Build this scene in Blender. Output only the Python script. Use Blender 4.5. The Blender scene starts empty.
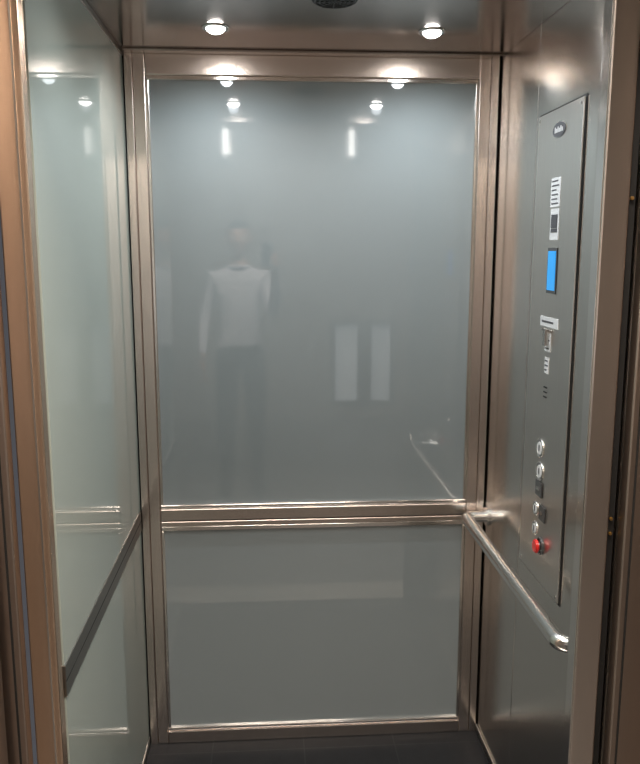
import bpy, bmesh, math
from mathutils import Vector, Matrix
S=bpy.context.scene
S.view_settings.view_transform='Standard'
COL=S.collection
# ------------------------------------------------------------ materials
def newmat(n):
    m=bpy.data.materials.new(n);m.use_nodes=True
    return m,m.node_tree.nodes,m.node_tree.links,m.node_tree.nodes['Principled BSDF']
def plain(n,c,r=.5,metal=0,em=0,spec=None,coat=0):
    m,N,L,b=newmat(n)
    b.inputs['Base Color'].default_value=(*c,1);b.inputs['Roughness'].default_value=r;b.inputs['Metallic'].default_value=metal
    if spec is not None:b.inputs['Specular IOR Level'].default_value=spec
    b.inputs['Coat Weight'].default_value=coat;b.inputs['Coat Roughness'].default_value=.02
    if em:
        b.inputs['Emission Color'].default_value=(*c,1);b.inputs['Emission Strength'].default_value=em
    else:
        nz=N.new('ShaderNodeTexNoise');nz.inputs['Scale'].default_value=18
        mx=N.new('ShaderNodeMix');mx.data_type='RGBA';mx.blend_type='MULTIPLY'
        mx.inputs[0].default_value=.12;mx.inputs[6].default_value=(*c,1)
        L.new(nz.outputs['Fac'],mx.inputs[7]);L.new(mx.outputs[2],b.inputs['Base Color'])
    return m
def steel(n,c,r,grain,aniso=.6,rot=0.25,streak=.03):
    """grain: 'X','Y','Z' = brushing direction"""
    m,N,L,b=newmat(n)
    tc=N.new('ShaderNodeTexCoord');mp=N.new('ShaderNodeMapping')
    sc={'X':(1.0,900,900),'Y':(900,1.0,900),'Z':(900,900,1.0)}[grain]
    mp.inputs['Scale'].default_value=sc
    nz=N.new('ShaderNodeTexNoise');nz.inputs['Scale'].default_value=1;nz.inputs['Detail'].default_value=1
    L.new(tc.outputs['Object'],mp.inputs[0]);L.new(mp.outputs[0],nz.inputs['Vector'])
    cr=N.new('ShaderNodeValToRGB');e=cr.color_ramp.elements
    e[0].position=.25;e[1].position=.75
    e[0].color=(*[x*(1-streak) for x in c],1);e[1].color=(*[min(1,x*(1+streak)) for x in c],1)
    L.new(nz.outputs['Fac'],cr.inputs[0]);L.new(cr.outputs[0],b.inputs['Base Color'])
    b.inputs['Roughness'].default_value=r
    b.inputs['Metallic'].default_value=1
    b.inputs['Anisotropic'].default_value=aniso;b.inputs['Anisotropic Rotation'].default_value=rot
    t=N.new('ShaderNodeTangent');t.direction_type='RADIAL';t.axis=grain
    L.new(t.outputs[0],b.inputs['Tangent'])
    return m
def glasspaint(n,c,coat):
    m,N,L,b=newmat(n)
    b.inputs['Base Color'].default_value=(*c,1);b.inputs['Roughness'].default_value=.03
    b.inputs['IOR'].default_value=1.6
    b.inputs['Coat Weight'].default_value=coat;b.inputs['Coat IOR'].default_value=1.6;b.inputs['Coat Roughness'].default_value=.02
    nz=N.new('ShaderNodeTexNoise');nz.inputs['Scale'].default_value=1.5
    mr=N.new('ShaderNodeMapRange');mr.inputs[3].default_value=.02;mr.inputs[4].default_value=.05
    L.new(nz.outputs['Fac'],mr.inputs[0]);L.new(mr.outputs[0],b.inputs['Roughness'])
    return m
M={}
M['glass']=glasspaint('back_painted_glass',(.275,.305,.31),1)
M['glassL']=glasspaint('back_painted_glass_side',(.395,.44,.395),.3)
WARM=(.78,.685,.62)
M['sv']=steel('brushed_steel_vertical',WARM,.25,'Z')
M['sh']=steel('brushed_steel_horizontal',WARM,.25,'X')
M['sy']=steel('brushed_steel_depth',(.34,.33,.31),.3,'Y')
M['lip']=steel('polished_steel_edge',(.90,.85,.80),.16,'Z')
M['warmrefl']=steel('warm_reflection_steel',(.88,.64,.47),.27,'Z')  # warm reflection of the landing put into the steel's base colour
M['rw']=steel('grey_brushed_steel',(.74,.70,.65),.18,'Z',aniso=.8)
M['plate']=steel('control_plate_steel',(.74,.70,.65),.28,'Z',aniso=.6)
M['ceil']=steel('dark_mirror_steel',(.33,.28,.25),.15,'X',aniso=.4)
M['ceil2']=steel('dark_edge_steel',(.42,.36,.32),.2,'X')
M['dsteel']=steel('dark_door_steel',(.50,.41,.35),.3,'Z')
M['rail']=steel('handrail_steel',(.88,.86,.83),.20,'Y',aniso=.3)
M['alu']=steel('aluminium_sill',(.88,.85,.80),.35,'X')
M['black']=plain('black_gap',(.012,.011,.01),.6)
M['rubber']=plain('dark_rubber',(.03,.03,.03),.5)
M['brass']=plain('brass',(.75,.5,.2),.3,1)
M['white']=plain('label_white',(.8,.8,.8),.5)
M['print']=plain('label_print',(.08,.08,.09),.5)
M['blue']=plain('display_blue',(.02,.26,.62),.3,em=.75)
M['red']=plain('red_plastic',(.70,.02,.015),.3,coat=.5)
M['btn']=plain('button_steel',(.65,.63,.6),.25,1)
M['btnd']=plain('button_dark',(.06,.06,.06),.35,coat=.5)
M['lamp']=plain('lamp_emitter',(1,.98,.95),.5,em=40)
M['tube']=plain('tube_emitter',(1,.97,.93),.5,em=5)
M['chrome']=plain('lamp_bezel_chrome',(.7,.68,.66),.15,1)
M['wallp']=plain('landing_paint',(.26,.23,.20),.7)
M['wallb']=plain('landing_back_paint',(.33,.31,.29),.7)
M['ceilp']=plain('landing_ceiling_paint',(.5,.49,.46),.8)
M['win']=plain('window_daylight',(.75,.80,.85),.5,em=.42)
M['frame']=plain('window_frame_paint',(.10,.095,.085),.5)
M['skin']=plain('skin',(.42,.25,.18),.5)
M['hair']=plain('hair',(.015,.012,.010),.7)
M['shirt']=plain('shirt_cotton',(.60,.60,.66),.8)
M['trous']=plain('trouser_cloth',(.012,.012,.017),.8)
M['shoe']=plain('shoe_leather',(.02,.018,.016),.3)
M['lips']=plain('lips',(.42,.18,.15),.5)
M['eyew']=plain('eye_white',(.8,.8,.78),.3)
M['phone']=plain('phone_black',(.01,.01,.012),.15,coat=1)
def tilemat():
    m,N,L,b=newmat('charcoal_floor_tile')
    tc=N.new('ShaderNodeTexCoord');mp=N.new('ShaderNodeMapping');mp.inputs['Location'].default_value=(-.21,.07,0)
    br=N.new('ShaderNodeTexBrick');br.offset=0
    br.inputs['Scale'].default_value=1;br.inputs['Brick Width'].default_value=.30;br.inputs['Row Height'].default_value=.60
    br.inputs['Mortar Size'].default_value=.0022
    br.inputs['Color1'].default_value=(.014,.015,.017,1);br.inputs['Color2'].default_value=(.018,.019,.021,1);br.inputs['Mortar'].default_value=(.030,.030,.031,1)
    nz=N.new('ShaderNodeTexNoise');nz.inputs['Scale'].default_value=25;nz.inputs['Detail'].default_value=6
    mx=N.new('ShaderNodeMix');mx.data_type='RGBA';mx.blend_type='MULTIPLY';mx.inputs[0].default_value=.5
    L.new(tc.outputs['Object'],mp.inputs[0]);L.new(mp.outputs[0],br.inputs['Vector'])
    L.new(tc.outputs['Object'],nz.inputs['Vector'])
    L.new(br.outputs['Color'],mx.inputs[6]);L.new(nz.outputs['Fac'],mx.inputs[7]);L.new(mx.outputs[2],b.inputs['Base Color'])
    b.inputs['Roughness'].default_value=.5;b.inputs['Specular IOR Level'].default_value=.25
    return m
M['tile']=tilemat()
M['lfloor']=plain('landing_floor',(.10,.095,.09),.4)
# ------------------------------------------------------------ helpers
def empty(n,loc=(0,0,0)):
    e=bpy.data.objects.new(n,None);e.location=loc;COL.objects.link(e);e.empty_display_size=.05;return e
def fin(n,bm,mats,parent=None,smooth=False):
    me=bpy.data.meshes.new(n);bm.to_mesh(me);bm.free()
    for k in (mats if isinstance(mats,list) else [mats]):me.materials.append(M[k])
    ob=bpy.data.objects.new(n,me);COL.objects.link(ob)
    if smooth:
        for p in me.polygons:p.use_smooth=True
    if parent:
        ob.parent=parent;ob.matrix_parent_inverse=Matrix.Translation(-Vector(parent.location))
    return ob
def addbox(bm,x0,x1,y0,y1,z0,z1,mi=0,bev=0):
    r=bmesh.ops.create_cube(bm,size=1)
    vs=r['verts']
    for v in vs:
        v.co=Vector(((x0+x1)/2+v.co.x*(x1-x0),(y0+y1)/2+v.co.y*(y1-y0),(z0+z1)/2+v.co.z*(z1-z0)))
    fs={f for v in vs for f in v.link_faces}
    for f in fs:f.material_index=mi
    if bev:
        es=list({e for v in vs for e in v.link_edges})
        bmesh.ops.bevel(bm,geom=es,offset=bev,segments=2,affect='EDGES',profile=.5)
def box(n,b,mat,parent=None,bev=0):
    bm=bmesh.new();addbox(bm,*b,bev=bev);return fin(n,bm,mat,parent)
def addcyl(bm,c,r,h,axis='Z',seg=32,mi=0,r2=None,bev=0):
    R={'Z':Matrix.Identity(4),'X':Matrix.Rotation(math.pi/2,4,'Y'),'Y':Matrix.Rotation(math.pi/2,4,'X')}[axis]
    g=bmesh.ops.create_cone(bm,cap_ends=True,segments=seg,radius1=r,radius2=r if r2 is None else r2,depth=h,matrix=Matrix.Translation(c)@R)
    for f in {f for v in g['verts'] for f in v.link_faces}:f.material_index=mi
    if bev:
        es=[e for e in {e for v in g['verts'] for e in v.link_edges} if any(len(f.verts)>4 for f in e.link_faces)]
        bmesh.ops.bevel(bm,geom=es,offset=bev,segments=2,affect='EDGES')
def addtorus(bm,c,R,r,axis='X',mi=0,seg=32,sub=8):
    vs=[]
    for i in range(seg):
        a=2*math.pi*i/seg
        for j in range(sub):
            b=2*math.pi*j/sub
            q=(R+r*math.cos(b));p=(q*math.cos(a),q*math.sin(a),r*math.sin(b))
            if axis=='X':p=(p[2],p[0],p[1])
            elif axis=='Y':p=(p[0],p[2],p[1])
            vs.append(bm.verts.new(Vector(c)+Vector(p)))
    for i in range(seg):
        for j in range(sub):
            f=bm.faces.new((vs[i*sub+j],vs[((i+1)%seg)*sub+j],vs[((i+1)%seg)*sub+(j+1)%sub],vs[i*sub+(j+1)%sub]))
            f.material_index=mi;f.smooth=True
H=2.175
W=1.1
# ------------------------------------------------------------ shell
box('floor',(-.02,W+.02,-1.02,.02,-.05,0),'tile')
bm=bmesh.new()
addbox(bm,-.05,W+.05,.012,.06,-.05,H+.1,1)
addbox(bm,.05,W-.05,.0,.012,.80,2.12,0)
addbox(bm,.05,W-.05,.0,.012,.03,.76,0)
fin('wall_back',bm,['glass','black'])
fr=empty('trim_1')
def frame_bar(n,x0,x1,z0,z1,mat,y0=-.014):
    box(n,(x0,x1,y0,.0115,z0,z1),mat,fr,bev=.0025)
frame_bar('post_1',.004,.0275,0.0,H-.002,'sv',-.017)
frame_bar('post_1_inner',.0285,.062,0.0,H-.002,'sv')
frame_bar('post_2',W-.0275,W-.004,0.0,H-.002,'sv',-.017)
frame_bar('post_2_inner',W-.062,W-.0285,0.0,H-.002,'sv')
for i,(xa,xb) in enumerate(((.062,.0715),(W-.0715,W-.062))):
    for j,(za,zb) in enumerate(((.052,.736),(.822,2.1))):
        box('stop_%d_%d'%(i,j),(xa,xb,-.009,.0115,za,zb),'lip',fr,bev=.002)
frame_bar('top_bar',.062,W-.062,2.112,H-.002,'sh')
frame_bar('mid_bar_upper',.062,W-.062,.7715,.81,'sh')
frame_bar('mid_bar_lower',.062,W-.062,.752,.7695,'sh')
frame_bar('bottom_bar',.062,W-.062,0.0,.042,'sh')
for k,(za,zb) in enumerate(((2.1,2.1115),(.8105,.822),(.736,.7515),(.0425,.052))):
    box('ledge_%d'%k,(.0625,W-.0625,-.009,.0115,za,zb),'lip',fr,bev=.002)
bm=bmesh.new()
addbox(bm,-.05,-.012,-.95,.012,-.05,H+.1,1)
addbox(bm,-.012,0,-.945,-.012,.80,H,0)
addbox(bm,-.012,0,-.945,-.012,.02,.76,0)
fin('wall_left',bm,['glassL','black'])
tl=empty('trim_2')
box('side_rail',(-.0115,.003,-.947,-.018,.745,.812),'sy',tl,bev=.001)
box('side_rail_groove',(.0025,.0034,-.945,-.018,.777,.780),'black',tl)
box('side_skirting',(-.0115,.003,-.947,-.018,0,.03),'sy',tl,bev=.001)
box('side_top_strip',(-.0115,.003,-.947,-.018,H-.014,H),'sy',tl,bev=.001)
bm=bmesh.new()
addbox(bm,W+.012,W+.05,-.97,.012,-.05,H+.1,1)
addbox(bm,W,W+.012,-.355,-.004,0.02,H,0,bev=.0012)
addbox(bm,W,W+.012,-.96,-.358,0.02,H,0,bev=.0012)
fin('wall_right',bm,['rw','black'])
tr=empty('trim_3')
box('side_skirting',(W-.006,W+.0,-.947,-.018,0,.03),'sy',tr,bev=.002)
bm=bmesh.new()
addbox(bm,-.05,W+.05,-.99,.06,H,H+.06,0)
fin('ceiling',bm,['ceil'])
ct=empty('trim_4')
box('rear_border',(.004,W-.001,-.055,-.018,H-.006,H),'ceil2',ct,bev=.002)
bm=bmesh.new()
addcyl(bm,(.565,-.53,H-.004),.052,.008,seg=40,mi=0,bev=.002)
for r in (.044,.034,.024,.014):addtorus(bm,(.565,-.53,H-.009),r,.0022,'Z',mi=1)
for k in range(4):
    a=k*math.pi/4
    g=bmesh.ops.create_cube(bm,size=1,matrix=Matrix.Translation((.565,-.53,H-.009))@Matrix.Rotation(a,4,'Z')@Matrix.Diagonal((.09,.003,.003,1)))
fin('ceiling_vent',bm,['rubber','rubber'])
def downlight(x,y,e):
    o=empty('recessed_downlight',(x,y,H))
    bm=bmesh.new()
    addtorus(bm,(x,y,H-.001),.034,.0025,'Z')
    addcyl(bm,(x,y,H-.001),.033,.002,seg=40)
    fin('bezel',bm,'chrome',o,True)
    bm=bmesh.new()
    g=bmesh.ops.create_uvsphere(bm,u_segments=32,v_segments=16,radius=1)
    for v in g['verts']:v.co=Vector((x+v.co.x*.024,y+v.co.y*.024,H-.002+v.co.z*.013))
    fin('lens',bm,'lamp',o,True)
    L=bpy.data.lights.new('downlight_beam','SPOT');L.energy=e;L.spot_size=math.radians(165);L.spot_blend=.8;L.shadow_soft_size=.02;L.color=(.90,.96,1)
    l=bpy.data.objects.new('beam',L);COL.objects.link(l);l.parent=o;l.location=(0,0,-.018)
downlight(.282,-.27,15.5);downlight(.84,-.27,16.5)
downlight(.282,-.78,9.5);downlight(.84,-.78,9.5)
# ------------------------------------------------------------ handrail
hr=empty('handrail',(1.04,-.43,.774))
def tube(pts,r,n,mat,parent):
    cu=bpy.data.curves.new(n,'CURVE');cu.dimensions='3D';cu.bevel_depth=r;cu.bevel_resolution=8;cu.use_fill_caps=True
    sp=cu.splines.new('POLY');sp.points.add(len(pts)-1)
    for i,p in enumerate(pts):sp.points[i].co=(*p,1)
    o=bpy.data.objects.new(n,cu);COL.objects.link(o)
    dg=bpy.context.evaluated_depsgraph_get();me=bpy.data.meshes.new_from_object(o.evaluated_get(dg))
    bpy.data.objects.remove(o);me.materials.clear();me.materials.append(M[mat])
    for p in me.polygons:p.use_smooth=True
    ob=bpy.data.objects.new(n,me);COL.objects.link(ob)
    ob.parent=parent;ob.matrix_parent_inverse=Matrix.Translation(-Vector(parent.location));return ob
def arc(c,r,a0,a1,z,n=8):
    return [(c[0]+r*math.cos(a0+(a1-a0)*i/n),c[1]+r*math.sin(a0+(a1-a0)*i/n),z) for i in range(n+1)]
z=.777;X=1.029;q=.022
pts=[(W-.001,-.05,z)]+arc((X+q,-.05-q,z) ,q,math.pi/2,math.pi,z)+arc((X+q,-.865+q,z),q,math.pi,1.5*math.pi,z)+[(W-.001,-.865,z)]
tube(pts,.0185,'rail_tube','rail',hr)
bm=bmesh.new()
for yy in (-.05,-.865):addcyl(bm,(W-.004,yy,z),.030,.007,'X',bev=.0015)
fin('rosettes',bm,'rail',hr)
# ------------------------------------------------------------ control panel
cp=empty('elevator_control_panel',(W,-.525,1.36))
ya,yb=-.672,-.385;za,zb=.775,1.945
XP=W-.006
box('shadow_gap',(W-.0015,W-.0002,ya-.005,yb+.005,za-.005,zb+.005),'black',cp)
box('face_plate',(XP,W-.0016,ya,yb,za,zb),'plate',cp,bev=.0015)
def ell(n,y,zc,a,b,mat,x=XP-.001,th=.0015):
    bm=bmesh.new();addcyl(bm,(0,0,0),1,1,'X',seg=40)
    for v in bm.verts:v.co=Vector((x+v.co.x*th,y+v.co.y*a,zc+v.co.z*b))
    return fin(n,bm,mat,cp)
ell('badge_ring',-.535,1.895,.043,.019,'btn',XP-.0005)
ell('badge',-.535,1.895,.040,.0165,'print',XP-.0015)
bm=bmesh.new()
for k in range(6):
    addbox(bm,XP-.003,XP-.0022,-.560+k*.009,-.5545+k*.009,1.889,1.898+.004*(k%2))
fin('badge_lettering',bm,'white',cp)
def label(n,y0,y1,z0,z1,lines,inv=False):
    bm=bmesh.new();addbox(bm,XP-.0012,XP-.0001,y0,y1,z0,z1,1 if inv else 0)
    h=(z1-z0)/(lines*2+1)
    for k in range(lines):
        w=(.75,.9,.6,.85)[k%4]
        zz=z1-h*(2*k+1)-h
        addbox(bm,XP-.0018,XP-.0011,y1-.1*(y1-y0)-w*.85*(y1-y0),y1-.1*(y1-y0),zz+h*.2,zz+h*.8,0 if inv else 1)
    fin(n,bm,['white','print'],cp)
label('notice_label',-.560,-.500,1.718,1.786,6)
label('code_label',-.560,-.505,1.640,1.714,2)
box('code_block',(XP-.0025,XP-.0018,-.552,-.512,1.668,1.700),'print',cp)
box('display_bezel',(XP-.002,XP-.0001,-.562,-.500,1.512,1.622),'btnd',cp,bev=.0005)
box('display_screen',(XP-.003,XP-.002,-.556,-.506,1.520,1.614),'blue',cp)
label('instruction_plate',-.590,-.468,1.430,1.454,1)
bm=bmesh.new()
for k in range(7):addcyl(bm,(XP-.002,-.49-.01*k,1.422),.0025,.003,'X',seg=10)
addbox(bm,XP-.012,XP,-.535,-.520,1.385,1.425)
fin('plate_studs',bm,'btn',cp)
label('rating_label_a',-.545,-.508,1.37,1.415,4)
label('rating_label_b',-.54,-.512,1.315,1.355,3)
bm=bmesh.new()
for r in range(3):
    for c in range(3):addcyl(bm,(XP-.001,-.518-.008*c,1.28-.012*r),.002,.003,'X',seg=10)
fin('speaker_holes',bm,'black',cp)
def button(n,y,zc,r=.022):
    bm=bmesh.new()
    addtorus(bm,(XP-.001,y,zc),r,.0032,'X',1)
    addcyl(bm,(XP-.001,y,zc),r-.001,.003,'X',mi=2)
    addcyl(bm,(XP-.002,y,zc),r*.76,.004,'X',mi=0,bev=.0008)
    addbox(bm,XP-.0050,XP-.0042,y-.003,y+.003,zc-.008,zc+.008,2)
    fin(n,bm,['white','rail','btnd'],cp)
button('floor_button_1',-.512,1.121);button('floor_button_2',-.518,1.062)
button('door_button_1',-.500,.958,.016);button('door_button_2',-.502,.905,.016)
bm=bmesh.new();addbox(bm,XP-.004,XP,-.540,-.495,.996,1.036,0,bev=.002);addbox(bm,XP-.005,XP-.004,-.528,-.505,1.012,1.022,1)
addbox(bm,XP-.004,XP,-.570,-.528,.940,.980,0,bev=.002);addbox(bm,XP-.005,XP-.004,-.556,-.538,.956,.966,1)
fin('key_switches',bm,['btnd','btn'],cp)
bm=bmesh.new();addtorus(bm,(XP-.002,-.545,.873),.020,.003,'X',1)
addcyl(bm,(XP-.005,-.545,.873),.010,.010,'X',mi=1);addcyl(bm,(XP-.013,-.545,.873),.018,.009,'X',mi=0,bev=.003)
fin('emergency_stop_button',bm,['red','btnd'],cp)
bm=bmesh.new()
for y in (ya+.012,yb-.012):
    for zc in (za+.012,zb-.012):addcyl(bm,(XP-.0006,y,zc),.004,.0015,'X',seg=16)
fin('fixing_screws',bm,'btn',cp)
# ------------------------------------------------------------ cab front
pl=empty('trim_5')
box('entrance_post_face',(-.052,-.001,-.985,-.9515,0,H),'warmrefl',pl,bev=.003)
box('entrance_post_bead',(-.0165,-.0125,-.988,-.9845,0,H),'lip',pl,bev=.001)
pr_=empty('trim_6')
box('return_post_face',(1.014,1.064,-.985,-.951,0,H),'sv',pr_,bev=.003)
box('return_post_edge',(1.012,1.0165,-.982,-.951,0,H),'lip',pr_,bev=.001)
box('return_post_back',(1.017,1.0995,-.9505,-.935,0,H),'rw',pr_)
box('door_gap_shade',(1.0645,1.0790,-.975,-.951,0,H),'black',pr_)  # black strip stands in for the shade inside the door gap
bm=bmesh.new()
for zc in (1.71,1.10,1.07,.40):addcyl(bm,(1.071,-.978,zc),.0035,.006,'Y',seg=16,bev=.001)
fin('brass_screws',bm,'brass',pr_)
def doorpanel(x0,x1,y0,y1):
    o=empty('elevator_door_panel',((x0+x1)/2,(y0+y1)/2,0))
    box('skin',(x0,x1,y0,y1,.01,2.12),'dsteel',o,bev=.003)
    e=x1 if x0<0 else x0
    s=-1 if x0<0 else 1
    xs=sorted((e+s*.012,e+s*.016))
    box('fold_line',(xs[0],xs[1],y0-.001,y0+.001,.012,2.118),'black',o)
doorpanel(-.60,-.056,-1.02,-.99)
doorpanel(1.0795,1.62,-1.02,-.99)
box('trim_7',(-.65,1.7,-1.03,-.9865,2.135,2.45),'sh',bev=.003)
bm=bmesh.new()
addbox(bm,-.05,1.10,-1.20,-1.021,-.05,.004)
for k in range(6):
    addbox(bm,-.05,1.10,-1.195+.028*k,-1.185+.028*k,.004,.007)
fin('door_sill',bm,'alu')
# ------------------------------------------------------------ landing
ZL=2.95
box('landing_floor',(-2.0,3.0,-5.0,-1.201,-.05,0),'lfloor')
bm=bmesh.new()
addbox(bm,-2.0,-.13,-1.20,-1.06,0,ZL);addbox(bm,1.23,3.0,-1.20,-1.06,0,ZL);addbox(bm,-.13,1.23,-1.20,-1.06,2.25,ZL)
fin('wall_front',bm,'wallp')
ar=empty('trim_8')
box('jamb_1',(-.13,-.085,-1.21,-1.04,0.0,2.25),'dsteel',ar,bev=.003)
box('jamb_2',(1.185,1.23,-1.21,-1.04,0.0,2.25),'dsteel',ar,bev=.003)
box('head',(-.085,1.185,-1.21,-1.04,2.205,2.25),'sh',ar,bev=.003)
box('wall_landing_left',(-2.1,-2.0,-5.1,-1.06,0,ZL),'wallp')
box('wall_landing_right',(3.0,3.1,-5.1,-1.06,0,ZL),'wallp')
bm=bmesh.new()
xa,xb,zc0,zc1=1.00,1.62,.12,.95
addbox(bm,-2.0,xa,-5.1,-5.0,0,ZL);addbox(bm,xb,3.0,-5.1,-5.0,0,ZL)
addbox(bm,xa,xb,-5.1,-5.0,0,zc0);addbox(bm,xa,xb,-5.1,-5.0,zc1,ZL)
fin('wall_landing_back',bm,'wallb')
wn=empty('window_1',(1.4,-5.05,.6))
box('daylight_pane',(xa,xb,-5.09,-5.08,zc0,zc1),'win',wn)
bm=bmesh.new()
for xx,ww in ((xa,.04),(xa+.26,.13),(xb-.04,.04)):addbox(bm,xx,xx+ww,-5.06,-4.99,zc0,zc1)
for zz in (zc0,zc1-.04):addbox(bm,xa,xb,-5.06,-4.991,zz,zz+.04)
fin('window_frame',bm,'frame',wn)
box('landing_ceiling',(-2.1,3.1,-5.1,-1.06,ZL,ZL+.1),'ceilp')
M['pe']=plain('panel_emit',(1,.9,.78),.5,em=2)
def fill_panel(x,y,e,s=.3):
    o=empty('added_fill_panel',(x,y,ZL))  # unseen fill panel, added to brighten the man and the landing
    bm=bmesh.new();addbox(bm,x-.6,x+.6,y-s,y+s,ZL-.015,ZL-.001,0,bev=.004);fin('housing',bm,'white',o)
    box('diffuser',(x-.58,x+.58,y-s+.02,y+s-.02,ZL-.018,ZL-.0152),'pe',o)
    L=bpy.data.lights.new('panel','AREA');L.energy=e;L.shape='RECTANGLE';L.size=1.15;L.size_y=2*s-.05;L.color=(1,.89,.78)
    l=bpy.data.objects.new('panel_glow',L);COL.objects.link(l);l.parent=o;l.location=(0,0,-.03)
fill_panel(.5,-1.62,85);fill_panel(.5,-4.1,38)
def sconce(x,z0,z1):
    o=empty('wall_lamp',(x,-4.97,(z0+z1)/2))
    bm=bmesh.new();addbox(bm,x-.05,x+.05,-4.999,-4.97,z0+.02,z1-.02,1,bev=.004)
    addcyl(bm,(x,-4.945,(z0+z1)/2),.028,z1-z0-.03,'Z',mi=0)
    for zz in (z0,z1):addcyl(bm,(x,-4.945,zz),.032,.03,'Z',mi=1,bev=.004)
    fin('lamp_body',bm,['tube','chrome'],o)
sconce(.037,2.45,2.69);sconce(1.185,2.45,2.69)
# ------------------------------------------------------------ photographer
def skinmesh(verts,edges,radii,root=0,sub=2):
    me=bpy.data.meshes.new('sk');me.from_pydata(verts,edges,[]);me.update()
    o=bpy.data.objects.new('sk',me);COL.objects.link(o)
    md=o.modifiers.new('s','SKIN');md.use_smooth_shade=True
    for i,v in enumerate(me.skin_vertices[0].data):
        r=radii[i];v.radius=r if isinstance(r,tuple) else (r,r);v.use_root=(i==root)
    sb=o.modifiers.new('u','SUBSURF');sb.levels=sub;sb.render_levels=sub
    dg=bpy.context.evaluated_depsgraph_get();m=bpy.data.meshes.new_from_object(o.evaluated_get(dg))
    bpy.data.objects.remove(o);return m
man=empty('man',(.22,-2.78,0))
PX,PY=.22,-2.78
V=[];E=[];RR=[];idx={}
def sv(k,x,y,zz,r,par=None):
    idx[k]=len(V);V.append((PX+x,PY+y,zz));RR.append(r)
    if par:E.append((idx[par],idx[k]))
sv('pel',0,0,.97,(.145,.115))
sv('wa',0,0,1.10,(.138,.105),'pel');sv('ch',0,-.01,1.28,(.155,.115),'wa');sv('uc',0,-.01,1.42,(.14,.10),'ch')
sv('nk',0,0,1.50,(.07,.07),'uc');sv('nk2',0,.015,1.58,(.057,.06),'nk')
for s,t in ((1,'r'),(-1,'l')):
    sv('sh'+t,s*.160,-.01,1.44,.062,'uc')
    if s>0:
        sv('el'+t,s*.215,.06,1.20,.045,'sh'+t);sv('fm'+t,.235,.18,1.33,.040,'el'+t);sv('wr'+t,.235,.31,1.475,.028,'fm'+t);sv('hd'+t,.232,.335,1.505,.024,'wr'+t)
    else:
        sv('el'+t,-.235,-.02,1.18,.045,'sh'+t);sv('fm'+t,-.243,.03,1.06,.039,'el'+t);sv('wr'+t,-.245,.085,.935,.028,'fm'+t);sv('hd'+t,-.245,.095,.905,.027,'wr'+t)
    sv('hp'+t,s*.085,0,.88,(.095,.095),'pel');sv('kn'+t,s*.10,.01,.50,(.062,.065),'hp'+t);sv('cf'+t,s*.105,-.01,.32,(.056,.06),'kn'+t);sv('an'+t,s*.11,-.01,.09,(.05,.055),'cf'+t)
m=skinmesh(V,E,RR)
bm=bmesh.new();bm.from_mesh(m)
for zc in (.985,1.505,1.425,.96):
    bmesh.ops.bisect_plane(bm,geom=bm.verts[:]+bm.edges[:]+bm.faces[:],plane_co=(0,0,zc),plane_no=(0,0,1))
for f in bm.faces:
    c=f.calc_center_median();fw=c.y-PY;ax=c.x-PX;f.smooth=True
    if ax<-.198 and c.z<1.2:
        f.material_index=2 if c.z<.96 else 0
    elif c.z<.985:f.material_index=1
    elif fw>.24 and c.z>1.425:f.material_index=2
    elif c.z>1.505 and fw<.2:f.material_index=2
    else:f.material_index=0
fin('body',bm,['shirt','trous','skin'],man,True)
bm=bmesh.new()
addtorus(bm,(PX-.245,PY+.076,.962),.029,.006,'Z')
fin('cuff',bm,'shirt',man,True)
bm=bmesh.new()
for s in (1,-1):
    g=bmesh.ops.create_uvsphere(bm,u_segments=24,v_segments=14,radius=1)
    for v in g['verts']:
        x,y,zz=v.co
        v.co=Vector((PX+s*.115+x*.048*(1-.15*y),PY+.055+y*.145,max(0.002,.045+zz*(.05-.012*y))))
fin('shoes',bm,'shoe',man,True)
bm=bmesh.new()
HC=Vector((PX,PY+.035,1.685))
g=bmesh.ops.create_uvsphere(bm,u_segments=48,v_segments=32,radius=1)
for v in g['verts']:
    x,y,zz=v.co
    w=.076*(1-.22*max(0,-zz)**1.3);d=.098
    yy=y*d
    if zz<-.2 and y>0:yy*=.97
    if y<0 and zz<-.3:yy*=.72
    hz=zz*.122
    if y>0:
        for sx in (-1,1):
            dd=((x-sx*.38)**2/.03+(zz-.02)**2/.012);yy-=.011*math.exp(-dd)
        yy+=.006*math.exp(-((zz-.17)**2)/.006)*math.exp(-x*x/.5)
        nz_=math.exp(-x*x/.012)*(math.exp(-((zz+.22)**2)/.012)*.024+math.exp(-((zz+.08)**2)/.03)*.012);yy+=nz_
        yy+=.007*math.exp(-(zz+.47)**2/.004-x*x/.09)
        yy+=.012*math.exp(-(zz+.85)**2/.03-x*x/.12)
    v.co=HC+Vector((x*w,yy,hz))
for f in bm.faces:
    c=f.calc_center_median()-HC
    if c.z>.062 or (c.y<-.005 and c.z>-.05) or (c.y<.03 and c.z>.03):f.material_index=1
    elif abs(c.z+.057)<.009 and abs(c.x)<.026 and c.y>.05:f.material_index=2
hv={v for f in bm.faces if f.material_index==1 for v in f.verts}
for v in hv:
    v.co+=(v.co-HC).normalized()*.009
for s in (1,-1):
    g=bmesh.ops.create_uvsphere(bm,u_segments=16,v_segments=12,radius=1)
    for v in g['verts']:v.co=HC+Vector((s*.078+v.co.x*.010+s*max(0,-v.co.y)*.006,-.002+v.co.y*.018,-.005+v.co.z*.032))
    g=bmesh.ops.create_uvsphere(bm,u_segments=16,v_segments=12,radius=1)
    for v in g['verts']:v.co=HC+Vector((s*.030,.0795,.003))+v.co*.0115
    for f in {f for v in g['verts'] for f in v.link_faces}:f.material_index=3
    g=bmesh.ops.create_uvsphere(bm,u_segments=12,v_segments=8,radius=.0055)
    for v in g['verts']:v.co+=HC+Vector((s*.030,.0875,.002))
    for f in {f for v in g['verts'] for f in v.link_faces}:f.material_index=1
fin('head',bm,['skin','hair','lips','eyew'],man,True)
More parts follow.
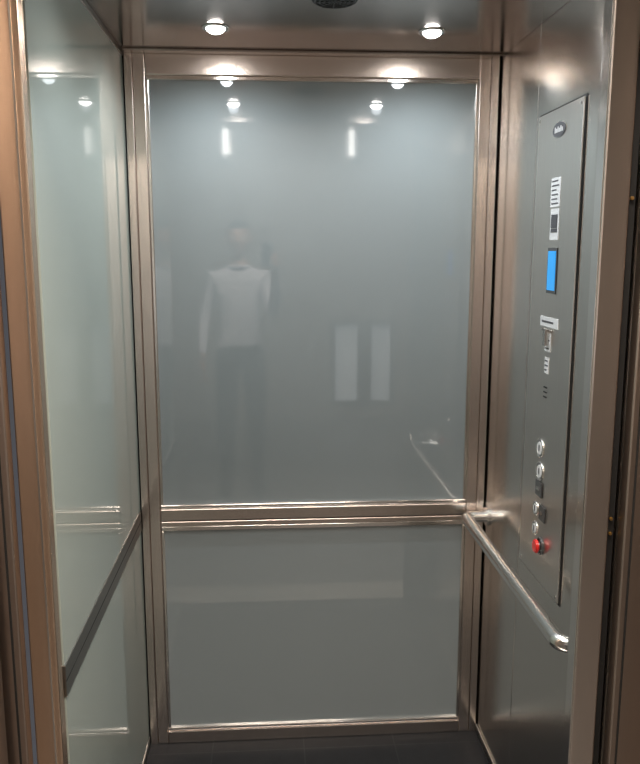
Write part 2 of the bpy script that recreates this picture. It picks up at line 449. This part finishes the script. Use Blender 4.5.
bm=bmesh.new();addtorus(bm,(PX,PY+.006,1.508),.068,.011,'Z');fin('collar',bm,'shirt',man,True)
bm=bmesh.new();addtorus(bm,(0,0,0),1,.05,'Z')
for v in bm.verts:
    v.co=Vector((PX+v.co.x*.142,PY+v.co.y*.112,.985+v.co.z*.35))
fin('belt',bm,'shoe',man,True)
bm=bmesh.new()
for k in range(6):addcyl(bm,(PX,PY+.112-.004*abs(k-2.5),1.08+.07*k),.006,.006,'Y',seg=12)
fin('shirt_buttons',bm,'white',man,True)
PC=Vector((.408,-2.404,1.585))
def hand(n,wrist,side):
    ex=PC.x+side*.040
    vs=[wrist];es=[];rr=[.026]
    palm=Vector((ex+side*.020,PC.y-.020,wrist.z+.035));vs.append(palm);rr.append((.030,.018));es.append((0,1))
    top=Vector((ex+side*.018,PC.y-.018,wrist.z+.065));vs.append(top);rr.append((.026,.014));es.append((1,2))
    meshes=[skinmesh([tuple(v) for v in vs],es,rr,0)]
    z0=wrist.z+.022
    lens=(.062,.072,.076,.068)
    for k in range(4):
        zz=z0+.0185*k
        L=lens[k]
        p0=Vector((ex+side*.022,PC.y-.014,zz));p1=Vector((ex+side*.016,PC.y+.006,zz+.004));p2=Vector((ex+side*.003,PC.y+.013,zz+.006));p3=Vector((ex-side*(L-.052),PC.y+.0125,zz+.005))
        meshes.append(skinmesh([tuple(p) for p in (p0,p1,p2,p3)],[(0,1),(1,2),(2,3)],[.0095,.009,.008,.007],0))
    t0=palm+Vector((-side*.005,-.012,-.012));t1=Vector((ex+side*.004,PC.y-.022,palm.z+.02));t2=Vector((ex-side*.018,PC.y-.014,palm.z+.042))
    meshes.append(skinmesh([tuple(p) for p in (t0,t1,t2)],[(0,1),(1,2)],[.013,.0105,.009],0))
    bm=bmesh.new()
    for q in meshes:bm.from_mesh(q)
    fin(n,bm,'skin',man,True)
hand('hand_right',Vector((PX+.232,PY+.335,1.500)),1)
wl=Vector((PX-.245,PY+.095,.905))
ms=[skinmesh([tuple(wl),tuple(wl+Vector((0,.008,-.045))),tuple(wl+Vector((.002,.010,-.080)))],[(0,1),(1,2)],[.025,(.018,.036),(.014,.036)],0)]
for k,(dy,L) in enumerate(((-.025,.058),(-.006,.068),(.013,.074),(.032,.066))):
    b0=wl+Vector((.003,.008+dy,-.078))
    ps=[b0,b0+Vector((.004,.003,-L*.45)),b0+Vector((.014,.004,-L*.78)),b0+Vector((.026,.004,-L))]
    ms.append(skinmesh([tuple(p) for p in ps],[(0,1),(1,2),(2,3)],[.0095,.0088,.008,.007],0))
ps=[wl+Vector((.004,.028,-.030)),wl+Vector((.014,.050,-.055)),wl+Vector((.020,.056,-.085))]
ms.append(skinmesh([tuple(p) for p in ps],[(0,1),(1,2)],[.013,.0105,.009],0))
bm=bmesh.new()
for q_ in ms:bm.from_mesh(q_)
fin('hand_left',bm,'skin',man,True)
ph=empty('smartphone',tuple(PC))
bm=bmesh.new();addbox(bm,PC.x-.037,PC.x+.037,PC.y-.004,PC.y+.004,PC.z-.075,PC.z+.075,bev=.003)
fin('phone_body',bm,'phone',ph)
bm=bmesh.new();addcyl(bm,(PC.x+.018,PC.y+.005,PC.z+.055),.008,.002,'Y');addcyl(bm,(PC.x+.018,PC.y+.005,PC.z+.033),.008,.002,'Y')
fin('phone_lenses',bm,'chrome',ph)
# ------------------------------------------------------------ world + camera
w=bpy.data.worlds.new('World');S.world=w;w.use_nodes=True
w.node_tree.nodes['Background'].inputs[0].default_value=(.5,.5,.55,1);w.node_tree.nodes['Background'].inputs[1].default_value=.15
cam=bpy.data.cameras.new('Camera');co=bpy.data.objects.new('Camera',cam);COL.objects.link(co);S.camera=co
cam.sensor_fit='VERTICAL';cam.sensor_height=24;cam.lens=779.34/764*24;cam.clip_start=.012
co.location=(.4083,-2.3918,1.6186)
co.rotation_euler=(math.pi/2-.1689,0,-.0661)
